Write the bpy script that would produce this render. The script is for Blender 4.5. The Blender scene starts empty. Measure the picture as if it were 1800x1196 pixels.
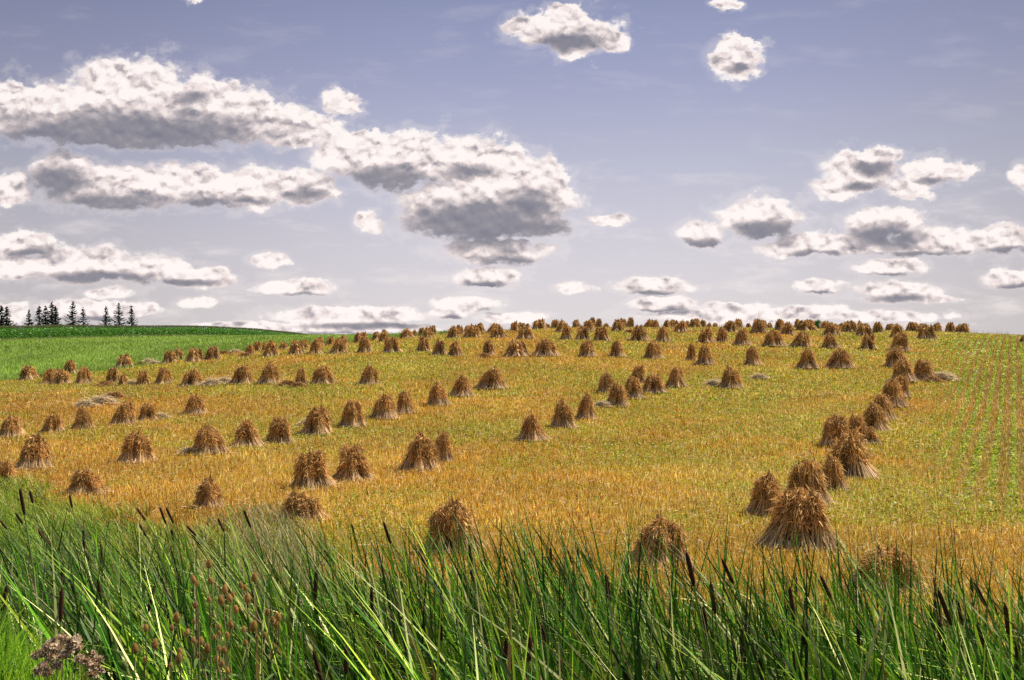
import bpy, math, random
import numpy as np
from mathutils import Vector, Matrix, Euler
rng = np.random.default_rng(7)
random.seed(7)
SC = bpy.context.scene
COL = SC.collection
F = 1750.0          # focal length in photo pixels (1800 px wide)
CX, EYE = 900.0, 640.0

# ------------------------------------------------------------------ helpers
def mat(name): 
    m = bpy.data.materials.new(name); m.use_nodes = True
    nt = m.node_tree
    for n in list(nt.nodes): nt.nodes.remove(n)
    return m, nt, nt.nodes, nt.links

def mesh_np(name, V, Q, C=None, material=None, smooth=False, tris=None):
    me = bpy.data.meshes.new(name)
    V = np.ascontiguousarray(V, dtype=np.float32).reshape(-1, 3)
    Q = np.ascontiguousarray(Q, dtype=np.int32).reshape(-1, 4)
    nq = len(Q)
    idx = Q.ravel(); starts = np.arange(0, nq*4, 4, dtype=np.int32)
    if tris is not None and len(tris):
        T = np.ascontiguousarray(tris, dtype=np.int32).reshape(-1, 3)
        starts = np.concatenate([starts, nq*4 + np.arange(0, len(T)*3, 3, dtype=np.int32)])
        idx = np.concatenate([idx, T.ravel()])
    me.vertices.add(len(V)); me.vertices.foreach_set('co', V.ravel())
    me.loops.add(len(idx)); me.loops.foreach_set('vertex_index', idx)
    me.polygons.add(len(starts)); me.polygons.foreach_set('loop_start', starts)
    if C is not None:
        C = np.asarray(C, dtype=np.float32).reshape(-1, 3)
        a = me.color_attributes.new('Col', 'FLOAT_COLOR', 'POINT')
        a.data.foreach_set('color', np.concatenate([C, np.ones((len(C), 1), np.float32)], 1).ravel())
    me.update(calc_edges=True)
    if smooth: me.polygons.foreach_set('use_smooth', np.ones(len(starts), bool))
    if material: me.materials.append(material)
    return me

def ob(name, me, parent=None, loc=None):
    o = bpy.data.objects.new(name, me); COL.objects.link(o)
    if parent: o.parent = parent
    if loc is not None: o.location = loc
    return o

def tag(o, label=None, cat=None, group=None, kind=None):
    if label: o['label'] = label
    if cat: o['category'] = cat
    if group: o['group'] = group
    if kind: o['kind'] = kind
    return o

class Geo:
    def __init__(s): s.V=[]; s.Q=[]; s.C=[]; s.n=0
    def add(s, V, Q, C):
        V=np.asarray(V).reshape(-1,3); s.V.append(V); s.Q.append(np.asarray(Q).reshape(-1,4)+s.n)
        C=np.asarray(C)
        if C.ndim==1: C=np.tile(C,(len(V),1))
        s.C.append(C.reshape(-1,3)); s.n+=len(V)
    def ribbons(s, P, W, side, C):
        """P (N,S,3) centre lines, W (N,S) widths, side (N,3) or (N,S,3), C (N,S,3)/(N,3)/(3,)"""
        P=np.asarray(P); N,S,_=P.shape
        if side.ndim==2: side=side[:,None,:]
        off=side*(np.asarray(W)[...,None]*0.5)
        V=np.stack([P-off,P+off],2).reshape(-1,3)
        b=(np.arange(N)*S*2)[:,None]+(np.arange(S-1)*2)[None,:]
        Q=np.stack([b,b+1,b+3,b+2],-1).reshape(-1,4)
        C=np.asarray(C)
        if C.ndim==1: C=np.broadcast_to(C,(N,S,3))
        elif C.ndim==2: C=np.broadcast_to(C[:,None,:],(N,S,3))
        s.add(V,Q,np.repeat(C.reshape(-1,3),2,0))
    def tube(s, pts, rad, C, k=6):
        pts=np.asarray(pts,float); n=len(pts); V=[]
        for i in range(n):
            t=pts[min(i+1,n-1)]-pts[max(i-1,0)]; t=t/(np.linalg.norm(t)+1e-9)
            a=np.cross(t,[0.3,0.9,0.1]); a/=np.linalg.norm(a)+1e-9; b=np.cross(t,a)
            for j in range(k):
                th=2*math.pi*j/k; V.append(pts[i]+rad[i]*(a*math.cos(th)+b*math.sin(th)))
        Q=[]
        for i in range(n-1):
            for j in range(k):
                q=i*k+j; r=i*k+(j+1)%k; Q.append([q,r,r+k,q+k])
        s.add(V,Q,C)
    def mesh(s,name,material,smooth=False):
        return mesh_np(name,np.concatenate(s.V),np.concatenate(s.Q),np.concatenate(s.C),material,smooth)

def smooth(x,a,b):
    t=np.clip((x-a)/(b-a),0,1); return t*t*(3-2*t)

# cheap value noise in numpy
_perm = rng.random((256,256))
def vnoise(x,y):
    xi=np.floor(x).astype(int); yi=np.floor(y).astype(int); fx=x-xi; fy=y-yi
    fx=fx*fx*(3-2*fx); fy=fy*fy*(3-2*fy)
    g=lambda i,j:_perm[(xi+i)%256,(yi+j)%256]
    return (g(0,0)*(1-fx)+g(1,0)*fx)*(1-fy)+(g(0,1)*(1-fx)+g(1,1)*fx)*fy
def fbm(x,y,o=4):
    v=0;a=.5;t=0
    for i in range(o): v=v+a*vnoise(x*2**i+13*i,y*2**i+7*i); t+=a; a*=.5
    return v/t

# ------------------------------------------------------------------ terrain (heights relative to the eye level, z=0 is the eye)
TU = np.array([-.66,-.514,-.39,-.314,-.257,-.211,-.166,-.114,-.069,0,.06,.114,.23,.343,.40,.457,.514,.66])
TY = np.array([23,35,50,66,80,95,110,125,150,190,260,330,450,700])
RT = {
 -.66 :[958,846,762,712,690,664,646,633,615,600,595,593,591,590],
 -.514:[958,845,760,707,683,660,641,628,612,600,595,593,591,590],
 -.39 :[958,844,757,701,674,650,634,621,607,597,593,592,590,590],
 -.314:[958,843,757,696,664,637,620,611,602,594,592,592,590,590],
 -.257:[958,843,757,692,654,628,611,600,594,592,593,595,595,594],
 -.211:[958,843,757,690,650,624,608,598,593,592,596,601,604,606],
 -.166:[958,843,757,690,648,622,605,597,592,592,598,605,610,614],
 -.114:[958,843,757,690,646,619,600,592,590.5,592,599,605,612,618],
 -.069:[958,843,757,690,645,617,598,587.5,587,591,598,604,612,618],
 0    :[958,843,757,690,644,615,595,582.5,582.5,588,596,602,610,616],
 .06  :[958,843,757,690,643,613,593,580,580,586,594,600,608,614],
 .114 :[958,843,757,690,643,613,592,578,578,584,592,598,606,612],
 .23  :[958,843,757,690,643,613,592,578.5,579,584,592,598,606,612],
 .343 :[958,843,757,691,644,614,594,582,582,586,592,598,606,612],
 .40  :[958,843,758,692,645,616,597,585,585,589,594,600,606,612],
 .457 :[958,843,758,694,648,619,600,588,588,591,596,601,606,612],
 .514 :[958,843,759,696,651,622,604,592,592,594,598,602,606,612],
 .66  :[958,843,760,700,658,630,612,601,600,602,604,606,608,612]}
NEARY=np.array([-60,-6,-2,0,2,4,6,9,12,15])
NEARZ=np.array([-1.7,-1.7,-1.65,-1.6,-1.9,-2.9,-3.55,-4.05,-4.2,-4.16])
ZT=np.array([[-(r-EYE)*y/F for r,y in zip(RT[u],TY)] for u in TU])      # (nu,ny)
def pchip(x,y,xq):
    h=np.diff(x); d=np.diff(y,axis=-1)/h; m=np.zeros_like(y)
    w1=2*h[1:]+h[:-1]; w2=h[1:]+2*h[:-1]
    dd=d[...,:-1]*d[...,1:]
    with np.errstate(all='ignore'): mm=(w1+w2)/(w1/d[...,:-1]+w2/d[...,1:])
    m[...,1:-1]=np.where(dd>0,mm,0); m[...,0]=d[...,0]; m[...,-1]=d[...,-1]
    i=np.clip(np.searchsorted(x,xq)-1,0,len(x)-2); t=(xq-x[i])/h[i]
    t=np.clip(t,0,1)
    a=y[...,i];b=y[...,i+1];ma=m[...,i]*h[i];mb=m[...,i+1]*h[i]
    return a*(1+2*t)*(1-t)**2+ma*t*(1-t)**2+b*t*t*(3-2*t)+mb*t*t*(t-1)
YS=np.concatenate([np.arange(-60,0,2.0),np.arange(0,30,.25),np.arange(30,160,.5),np.arange(160,400,3),np.arange(400,705,10)])
_full_y=np.concatenate([NEARY,TY]); _full_z=np.concatenate([np.tile(NEARZ,(len(TU),1)),ZT],1)
ZG=pchip(_full_y.astype(float),_full_z,YS)       # (nu, nY)
US=np.linspace(-.66,.66,265)
_i=np.clip(np.searchsorted(TU,US)-1,0,len(TU)-2); _t=(US-TU[_i])/(TU[_i+1]-TU[_i])
ZU=ZG[_i]*(1-_t)[:,None]+ZG[_i+1]*_t[:,None]
_k=np.hanning(13); _k/=_k.sum()
_pad=np.pad(ZU,((6,6),(0,0)),mode='edge')
ZU=np.stack([np.convolve(_pad[:,j],_k,'valid') for j in range(ZU.shape[1])],1)
def height(X,Y):
    X=np.asarray(X,float); Y=np.asarray(Y,float)
    u=np.clip(X/np.maximum(Y,1.0),-.66,.66)
    fu=(u+.66)/1.32*(len(US)-1); iu=np.clip(fu.astype(int),0,len(US)-2); tu=fu-iu
    iy=np.clip(np.searchsorted(YS,Y)-1,0,len(YS)-2); ty=np.clip((Y-YS[iy])/(YS[iy+1]-YS[iy]),0,1)
    z=(ZU[iu,iy]*(1-tu)+ZU[iu+1,iy]*tu)*(1-ty)+(ZU[iu,iy+1]*(1-tu)+ZU[iu+1,iy+1]*tu)*ty
    z=z+1.80*np.exp(-(((X+2.35)/1.05)**2+((Y-4.3)/1.1)**2))          # grassy bank at the roadside
    z=z+(fbm(X*.15+40,Y*.15+9,3)-.5)*.22*smooth(Y,12,30)
    return z
def hit(col,row,ymin=14.,ymax=150.):
    """distance along the view column where the ground meets that picture row (None: beyond the crest)"""
    u=(col-CX)/F; Y=np.arange(ymin,ymax,.1); z=height(u*Y,Y); r=EYE-z/Y*F
    k=np.where(r<=row)[0]
    return None if len(k)==0 else float(Y[k[0]])
# field edge (stubble | meadow) as a line in plan
EA=np.array([-45.,88.]); EB=np.array([-13.5,118.])
def edge_side(X,Y):   # >0 on the stubble side
    d=EB-EA; n=np.array([d[1],-d[0]])/np.hypot(*d)
    w=(fbm(X*.25+3,Y*.25,2)-.5)*1.2
    return (X-EA[0])*n[0]+(Y-EA[1])*n[1]+w
def weed_side(X,Y):   # >0: green weeds between reeds and stubble
    wy=np.where(X<-2.7,16.5+(-2.7-X)*1.12,16.5-(X+2.7)*.42)
    wy=wy+5.5*np.exp(-((X/np.maximum(Y,1)+.235)/.075)**2)
    return wy-Y+(fbm(X*.5,Y*.5+5,3)-.5)*5
ROWDIR=np.array([.45,.893]); ROWN=np.array([.893,-.45])
def rowzone(X,Y):     # 1 where the sown rows of young plants show
    c=X-(6.5+(Y-22.7)*.43)
    return smooth(c,1.,7.)*smooth(Y,22,36)
def greenness(X,Y):
    g=fbm(X*.10+2,Y*.10+31,3); g2=fbm(X*.45+11,Y*.45,3)
    v=smooth(g*.6+g2*.4,.38,.62)
    return np.clip(v*.70+.08+.35*rowzone(X,Y)*smooth(fbm(X*.07+60,Y*.07,2),.3,.6),0,1)

# ------------------------------------------------------------------ materials
def leaf_material(name, rough=.6, trans=.3, spec=.3, sat=1., val=1., noise=0.):
    m,nt,N,L=mat(name)
    a=N.new('ShaderNodeVertexColor'); a.layer_name='Col'
    hs=N.new('ShaderNodeHueSaturation'); hs.inputs['Saturation'].default_value=sat; hs.inputs['Value'].default_value=val
    L.new(a.outputs[0],hs.inputs['Color'])
    col=hs.outputs[0]
    if noise>0:
        tc=N.new('ShaderNodeTexCoord'); nz=N.new('ShaderNodeTexNoise'); nz.inputs['Scale'].default_value=9; nz.inputs['Detail'].default_value=4
        L.new(tc.outputs['Object'],nz.inputs['Vector'])
        mr=N.new('ShaderNodeMapRange'); mr.inputs['To Min'].default_value=1-noise; mr.inputs['To Max'].default_value=1+noise
        mr.inputs['From Min'].default_value=.3; mr.inputs['From Max'].default_value=.7
        L.new(nz.outputs[0],mr.inputs[0])
        vm=N.new('ShaderNodeVectorMath'); vm.operation='SCALE'; L.new(col,vm.inputs[0]); L.new(mr.outputs[0],vm.inputs['Scale']); col=vm.outputs[0]
    p=N.new('ShaderNodeBsdfPrincipled'); p.inputs['Roughness'].default_value=rough; p.inputs['Specular IOR Level'].default_value=spec
    L.new(col,p.inputs['Base Color'])
    t=N.new('ShaderNodeBsdfTranslucent'); L.new(col,t.inputs['Color'])
    mx=N.new('ShaderNodeMixShader'); mx.inputs[0].default_value=trans
    o=N.new('ShaderNodeOutputMaterial'); L.new(p.outputs[0],mx.inputs[1]); L.new(t.outputs[0],mx.inputs[2]); L.new(mx.outputs[0],o.inputs[0])
    return m
M_STRAW=leaf_material('straw',.65,.28,.25,noise=.18)
M_STUB=leaf_material('stubble',.6,.35,.3)
M_GRASS=leaf_material('grass_blade',.5,.45,.35)
M_REED=leaf_material('reed_leaf',.5,.16,.25)
M_BARK=leaf_material('bark',.9,.0,.1,noise=.3)
M_NEEDLE=leaf_material('needles',.7,.12,.15)
M_CORN=leaf_material('corn_leaf',.4,.3,.5)
M_SPIKE=leaf_material('cattail_spike',.85,.0,.12,noise=.2)
M_TEASEL=leaf_material('teasel_head',.8,.25,.15)

# terrain material
m,nt,N,L=mat('earth'); M_EARTH=m
a=N.new('ShaderNodeVertexColor'); a.layer_name='Col'
g=N.new('ShaderNodeNewGeometry')
n1=N.new('ShaderNodeTexNoise'); n1.inputs['Scale'].default_value=3.5; n1.inputs['Detail'].default_value=8; n1.inputs['Roughness'].default_value=.75
L.new(g.outputs['Position'],n1.inputs['Vector'])
mr=N.new('ShaderNodeMapRange'); mr.inputs['From Min'].default_value=.3; mr.inputs['From Max'].default_value=.7; mr.inputs['To Min'].default_value=.55; mr.inputs['To Max'].default_value=1.45
L.new(n1.outputs[0],mr.inputs[0])
vm=N.new('ShaderNodeVectorMath'); vm.operation='SCALE'; L.new(a.outputs[0],vm.inputs[0]); L.new(mr.outputs[0],vm.inputs['Scale'])
p=N.new('ShaderNodeBsdfPrincipled'); p.inputs['Roughness'].default_value=.95; p.inputs['Specular IOR Level'].default_value=.1
L.new(vm.outputs[0],p.inputs['Base Color'])
b=N.new('ShaderNodeBump'); b.inputs['Strength'].default_value=.6; b.inputs['Distance'].default_value=.12
L.new(n1.outputs[0],b.inputs['Height']); L.new(b.outputs[0],p.inputs['Normal'])
o=N.new('ShaderNodeOutputMaterial'); L.new(p.outputs[0],o.inputs[0])

# ------------------------------------------------------------------ ground sheet
ug=np.concatenate([np.array([-6,-3,-1.6,-1.1,-.85,-.72]),np.linspace(-.62,.62,420),np.array([.72,.85,1.1,1.6,3,6])])
yg=np.concatenate([np.array([-60,-30,-12,-6,-3,-1.5,-.5]),np.arange(0,16,.2),16*np.exp(np.linspace(0,math.log(160/16),300)),np.linspace(165,700,110)])
UU,YY=np.meshgrid(ug,yg); XX=UU*np.maximum(YY,8.0)
ZZ=height(XX,YY)
es=edge_side(XX,YY); ws=weed_side(XX,YY)
gr=greenness(XX,YY)
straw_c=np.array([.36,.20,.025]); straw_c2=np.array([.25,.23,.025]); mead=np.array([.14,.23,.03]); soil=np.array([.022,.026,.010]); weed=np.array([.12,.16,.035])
Cg=straw_c*(1-gr[...,None]*.8)+straw_c2*gr[...,None]*.8
Cg=Cg*(1-.45*rowzone(XX,YY)[...,None])
f=smooth(es,1.2,-.4)[...,None]
mv=(.85+.5*fbm(XX*.08,YY*.03+8,3))[...,None]
Cg=Cg*(1-f)+mead*mv*f
f=smooth(ws,-1,1.5)[...,None]; Cg=Cg*(1-f)+weed*f
f=smooth(YY,14.5,11)[...,None]; Cg=Cg*(1-f)+soil*f  # soil kept near-black so its colour deepens the shadow below the reeds
nY,nU=XX.shape
ii=(np.arange(nY-1)[:,None]*nU+np.arange(nU-1)[None,:]).ravel()
Qg=np.stack([ii,ii+1,ii+1+nU,ii+nU],1)
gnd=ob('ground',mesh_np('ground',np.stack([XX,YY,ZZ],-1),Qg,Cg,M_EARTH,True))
tag(gnd,'rolling farmland rising to a crest, gold stubble below and green meadow beyond','ground',kind='structure')

# ------------------------------------------------------------------ scatter helpers
def fan_points(n,y0,y1,um=.57):
    Y=np.sqrt(rng.random(n)*(y1*y1-y0*y0)+y0*y0); X=(rng.random(n)*2-1)*(um*Y+.5)
    return X,Y
def pal(colors,weights,n,jit=.18):
    c=np.array(colors); i=rng.choice(len(c),n,p=np.array(weights)/sum(weights))
    return c[i]*(1+jit*rng.standard_normal((n,1))).clip(.4,1.8)*(1+.05*rng.standard_normal((n,3)))
def blades(G,X,Y,H,W,C,lean=.25,segs=2,lx=0.,ly=0.,zoff=-.02):
    n=len(X); Z=height(X,Y)+zoff
    a=rng.random(n)*2*math.pi; k=lean*rng.random(n)
    dx=np.cos(a)*k+lx; dy=np.sin(a)*k+ly
    s=np.linspace(0,1,segs+1)[None,:]
    P=np.stack([X[:,None]+dx[:,None]*H[:,None]*s**1.6, Y[:,None]+dy[:,None]*H[:,None]*s**1.6, Z[:,None]+H[:,None]*s*(1-.12*s)],-1)
    b=rng.random(n)*math.pi; side=np.stack([np.cos(b),np.sin(b)*.5,np.zeros(n)],-1)
    side/=np.linalg.norm(side,axis=1,keepdims=True)
    Wd=W[:,None]*(1-.65*s)
    G.ribbons(P,Wd,side,C)
def clover(G,X,Y,S,C,zo=.10):
    """little tilted leaf blades (diamonds) standing just over the stubble"""
    n=len(X); Z=height(X,Y)+zo*(.4+rng.random(n))
    v=rng.standard_normal((n,3)); v/=np.linalg.norm(v,axis=1,keepdims=True); v[:,2]*=.6
    w=np.cross(v,rng.standard_normal((n,3))); w/=np.linalg.norm(w,axis=1,keepdims=True)
    P=np.stack([X,Y,Z],-1)
    V=np.stack([P-v*S[:,None],P-w*S[:,None]*.55,P+v*S[:,None],P+w*S[:,None]*.55],1)
    Q=np.arange(n*4).reshape(-1,4)
    G.add(V,Q,np.repeat(C,4,0))

STRAWP=[(.68,.46,.07),(.80,.60,.14),(.50,.27,.035),(.95,.76,.36),(.30,.12,.02)]
GREENP=[(.44,.54,.03),(.30,.46,.03),(.62,.66,.06),(.15,.28,.02),(.80,.84,.34)]
def keep_field(X,Y):
    return (edge_side(X,Y)>0)&(weed_side(X,Y)<.5+1.5*rng.random(len(X)))
G=Geo()
for (y0,y1,den,hh,ww) in [(13,24,300,.17,.012),(24,40,165,.18,.017),(40,62,90,.19,.024),(62,90,48,.20,.034),(90,136,24,.21,.05)]:
    n=int(den*.57*(y1*y1-y0*y0)); X,Y=fan_points(n,y0,y1); k=keep_field(X,Y)&(Y<134)&(rng.random(n)>.45*rowzone(X,Y))
    X=X[k];Y=Y[k];n=len(X)
    tone=fbm(X*.22+70,Y*.22+5,3); tone2=fbm(X*.12+20,Y*.12+50,3)
    H=hh*(.5+.9*rng.random(n)); W=ww*1.2*(.6+.8*rng.random(n))
    C=pal(STRAWP,[5,4,4,2.0,2.6],n,.36)*(.80+.80*tone)[:,None]*np.stack([np.ones(n),(.84+.34*tone2)*(1-.06*smooth(-X/Y,.15,.5)),.7+.5*tone2],-1)
    blades(G,X,Y,H,W,C,lean=.5,segs=1)
stub=ob('stubble',G.mesh('stubble',M_STUB)); tag(stub,'short golden stubble stalks covering the whole mown field','stubble',kind='stuff')
G=Geo()
for (y0,y1,den,sz) in [(13,24,230,.030),(24,40,150,.038),(40,62,80,.050),(62,90,42,.070),(90,134,19,.10)]:
    n=int(den*.57*(y1*y1-y0*y0)); X,Y=fan_points(n,y0,y1); k=keep_field(X,Y)
    X=X[k];Y=Y[k]
    rz=rowzone(X,Y); r=(X*ROWN[0]+Y*ROWN[1])/.66; rr=np.round(r); amt=rz*np.clip(rng.normal(.86,.16,len(X)),0,1.1)
    X=X+(rr-r)*.66*amt*ROWN[0]; Y=Y+(rr-r)*.66*amt*ROWN[1]
    gk=greenness(X,Y); k=rng.random(len(X))<np.maximum(gk**1.1,1.0*rz); X=X[k];Y=Y[k];n=len(X)
    S=sz*(.5+.9*rng.random(n))*(1+.35*rowzone(X,Y)); C=pal(GREENP,[4,4,3,3,1.0],n)*(1+.12*rowzone(X,Y))[:,None]
    clover(G,X,Y,S,C)
cl=ob('clover',G.mesh('clover',M_GRASS)); tag(cl,'yellow-green clover and seedlings sprouting between the stubble stalks','clover',kind='stuff')

# straw litter lying flat
G=Geo()
for (y0,y1,n,ln,w) in [(13,40,14000,.20,.014),(40,80,16000,.34,.024),(80,130,9000,.5,.04)]:
    X,Y=fan_points(n,y0,y1); k=keep_field(X,Y); X=X[k];Y=Y[k]; n=len(X)
    Z=height(X,Y)+.06+.1*rng.random(n); a=rng.random(n)*math.pi; l=ln*(.4+rng.random(n))
    d=np.stack([np.cos(a),np.sin(a),.25*rng.standard_normal(n)],-1)*l[:,None]*.5
    P=np.stack([X,Y,Z],-1); side=np.cross(d,[0,0,1.]); side+=rng.standard_normal((n,3))*.05; side/=np.linalg.norm(side,axis=1,keepdims=True)
    G.ribbons(np.stack([P-d,P+d],1),np.full((n,2),w),side,pal([(.75,.56,.30),(.60,.38,.15),(.85,.70,.45)],[3,3,1],n))
lt=ob('straw_litter',G.mesh('straw_litter',M_STUB)); tag(lt,'loose pale straws dropped flat between the shocks on the stubble','straw',kind='stuff')

# meadow grass beyond the field edge
G=Geo()
for (y0,y1,n,h,w) in [(86,130,110000,.30,.06),(130,200,90000,.35,.10),(200,330,30000,.4,.2)]:
    X,Y=fan_points(n,y0,y1,.60); k=(edge_side(X,Y)<.3)&(X<-5)&(Y-190<(X+98)/.2+2); X=X[k];Y=Y[k];n=len(X)
    t=fbm(X*.12+9,Y*.05+4,3); near=np.exp(-np.abs(edge_side(X,Y))/2.5)
    H=h*(.5+.8*rng.random(n))*(1+.9*near*(fbm(X*.4,Y*.4,2)>.5)); C=pal([(.36,.50,.06),(.50,.64,.12),(.66,.74,.26),(.18,.30,.035)],[4,4,2.5,2.5],n,.22)*(.45+1.05*t)[:,None]*(1-.35*near)[:,None]
    blades(G,X,Y,H,np.full(n,w),C,lean=.5,segs=1)
md=ob('meadow_grass',G.mesh('meadow_grass',M_GRASS)); tag(md,'lush bright green hay meadow between stubble field and corn','grass',kind='stuff')

# green weeds and pale dry grass behind the reeds
G=Geo(); G2=Geo()
n=70000; X,Y=fan_points(n,11.5,34,.60); k=weed_side(X,Y)>-.3-1.2*rng.random(n)
X=X[k];Y=Y[k];n=len(X); u=X/Y
dry=np.exp(-((u+.235)/.085)**2)*.95+.30*smooth(u,-.12,.1); 
isd=rng.random(n)<dry
H=(.22+.36*rng.random(n))*np.where(u<-.1,1.,.7)*np.where(Y<20,.75,1.)
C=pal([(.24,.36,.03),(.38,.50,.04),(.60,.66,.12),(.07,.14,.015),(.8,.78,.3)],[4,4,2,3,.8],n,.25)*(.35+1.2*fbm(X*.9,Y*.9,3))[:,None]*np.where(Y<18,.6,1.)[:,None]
C2=pal([(.68,.50,.24),(.50,.42,.14),(.80,.66,.42),(.22,.24,.06)],[3,3,2,3],n,.3)
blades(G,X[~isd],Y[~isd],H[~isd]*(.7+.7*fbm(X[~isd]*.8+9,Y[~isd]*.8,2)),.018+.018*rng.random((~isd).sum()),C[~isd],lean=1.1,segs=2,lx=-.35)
blades(G2,X[isd],Y[isd],H[isd]*.95,.016+.012*rng.random(isd.sum()),C2[isd],lean=.7,segs=2,lx=-.2)
o=ob('weed_grass',G.mesh('weed_grass',M_GRASS)); tag(o,'green weedy grass strip between the reeds and the stubble','grass',kind='stuff')
o=ob('dry_grass',G2.mesh('dry_grass',M_STUB)); tag(o,'pale dry seeding grass patch behind the reeds','grass',kind='stuff')

# roadside grass bank
G=Geo()
n=60000; X=-.3-4.2*rng.random(n); Y=3.1+3.0*rng.random(n); zz=height(X,Y); k=(rng.random(n)<.35+.65*np.exp(-((X+2.3)/1.3)**2-((Y-4.3)/1.2)**2)); X=X[k];Y=Y[k];n=len(X)
C=pal([(.28,.55,.03),(.42,.66,.04),(.55,.74,.08),(.12,.26,.02)],[4,4,2,2],n)
blades(G,X,Y,.07+.16*rng.random(n),.004+.004*rng.random(n),C,lean=.9,segs=2)
n=9000; X=-2.6+9*rng.random(n)-0.0; Y=4.8+5*rng.random(n)
C=pal([(.10,.24,.02),(.20,.34,.04),(.05,.12,.015)],[4,3,3],n)
blades(G,X,Y,.25+.5*rng.random(n),.006+.006*rng.random(n),C,lean=.5,segs=3,lx=-.15)
o=ob('bank_grass',G.mesh('bank_grass',M_GRASS)); tag(o,'short bright green grass on the ditch bank under the reeds','grass',kind='stuff')

# ------------------------------------------------------------------ reeds (cattail leaves)
G=Geo()
def reed_ymax(u): return np.interp(u,[-.6,-.4,-.25,-.1,.1,.3,.6],[15.2,14.0,11.6,12.2,12.5,11.2,10.8])
n=25000
Y=3.7+12*rng.random(n); X=(rng.random(n)*2-1)*(.60*Y+1.2); u=X/Y
clump=fbm(X*1.3+5,Y*1.3+2,2)
k=(Y<reed_ymax(u)-1.6*rng.random(n)**2)&(rng.random(n)<-.25+2.2*clump)
k&=~((X<-.9)&(Y<5.6)); k&=~((u<-.06)&(u>-.46)&(Y<6.1)); k&=Y>4.3; k&=~((u<=-.38)&(Y<5.6))
X=X[k];Y=Y[k];u=u[k];n=len(X)
Z=height(X,Y)-.05
L_=(1.8+.85*rng.random(n))*np.interp(u,[-.6,0,.6],[1.0,1.06,1.0])*np.interp(Y,[4,6.8],[.72,1.])*(1-.22*(rng.random(n)<.3))
s=np.linspace(0,1,9)[None,:]
leanl=np.interp(u,[-.6,-.2,.2,.6],[.28,.19,.15,.15])
a_=np.clip(leanl*.55+.13*rng.standard_normal(n),-.10,.5); b_=np.clip(leanl+.20*rng.standard_normal(n),-.10,.85)
th=math.pi+np.clip(.5*rng.standard_normal(n),-.95,.95)
bent=rng.random(n)<.20; bd=np.where(bent,.5+.5*rng.random(n),0)
off=(a_[:,None]*s+b_[:,None]*s**2.3+bd[:,None]*np.maximum(s-.55,0)**1.3*1.6)*L_[:,None]
zz=Z[:,None]+L_[:,None]*(s-(.22*b_[:,None]**2+.10*np.abs(a_[:,None]))*s**2-bd[:,None]*1.35*np.maximum(s-.5,0)**1.7)
P=np.stack([X[:,None]+np.cos(th)[:,None]*off,Y[:,None]+np.sin(th)[:,None]*off*.7,zz],-1)
wid=(.015+.023*rng.random(n)**1.2)[:,None]*np.array([.9,1,1,.98,.92,.8,.62,.38,.06])[None,:]
tw=rng.random(n)*math.pi; tws=(tw[:,None]+1.6*(rng.random(n)-.5)[:,None]*s)
side=np.stack([np.cos(tws),np.sin(tws),np.zeros_like(tws)],-1)
C=pal([(.06,.20,.010),(.14,.33,.012),(.40,.55,.035),(.018,.06,.006),(.90,.88,.36),(.34,.20,.08)],[4.5,4.0,3.2,6,2.0,.5],n,.25)*(.35+1.3*smooth(fbm(X*1.9,Y*1.9+9,2),.25,.75))[:,None]  # glints painted as the palest blades, shadowed gaps as the darkest blades and clumps
tipc=np.clip((s-.8)*2,0,1)[...,None]*.25
Cs=C[:,None,:]*(1-tipc)+np.array([.32,.26,.1])*tipc
G.ribbons(P,wid,side,Cs)
# dead brown litter low in the reed bed
n=9000; X=(rng.random(n)*2-1)*7; Y=5.8+7.5*rng.random(n)
blades(G,X,Y,.3+.7*rng.random(n),.006+.008*rng.random(n),pal([(.10,.07,.03),(.05,.06,.02),(.03,.06,.012)],[2,2,3],n),lean=.7,segs=2)
reeds=ob('reeds',G.mesh('reeds',M_REED)); tag(reeds,'dense wind-bent green reed leaves filling the ditch','reeds',kind='stuff')

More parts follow.
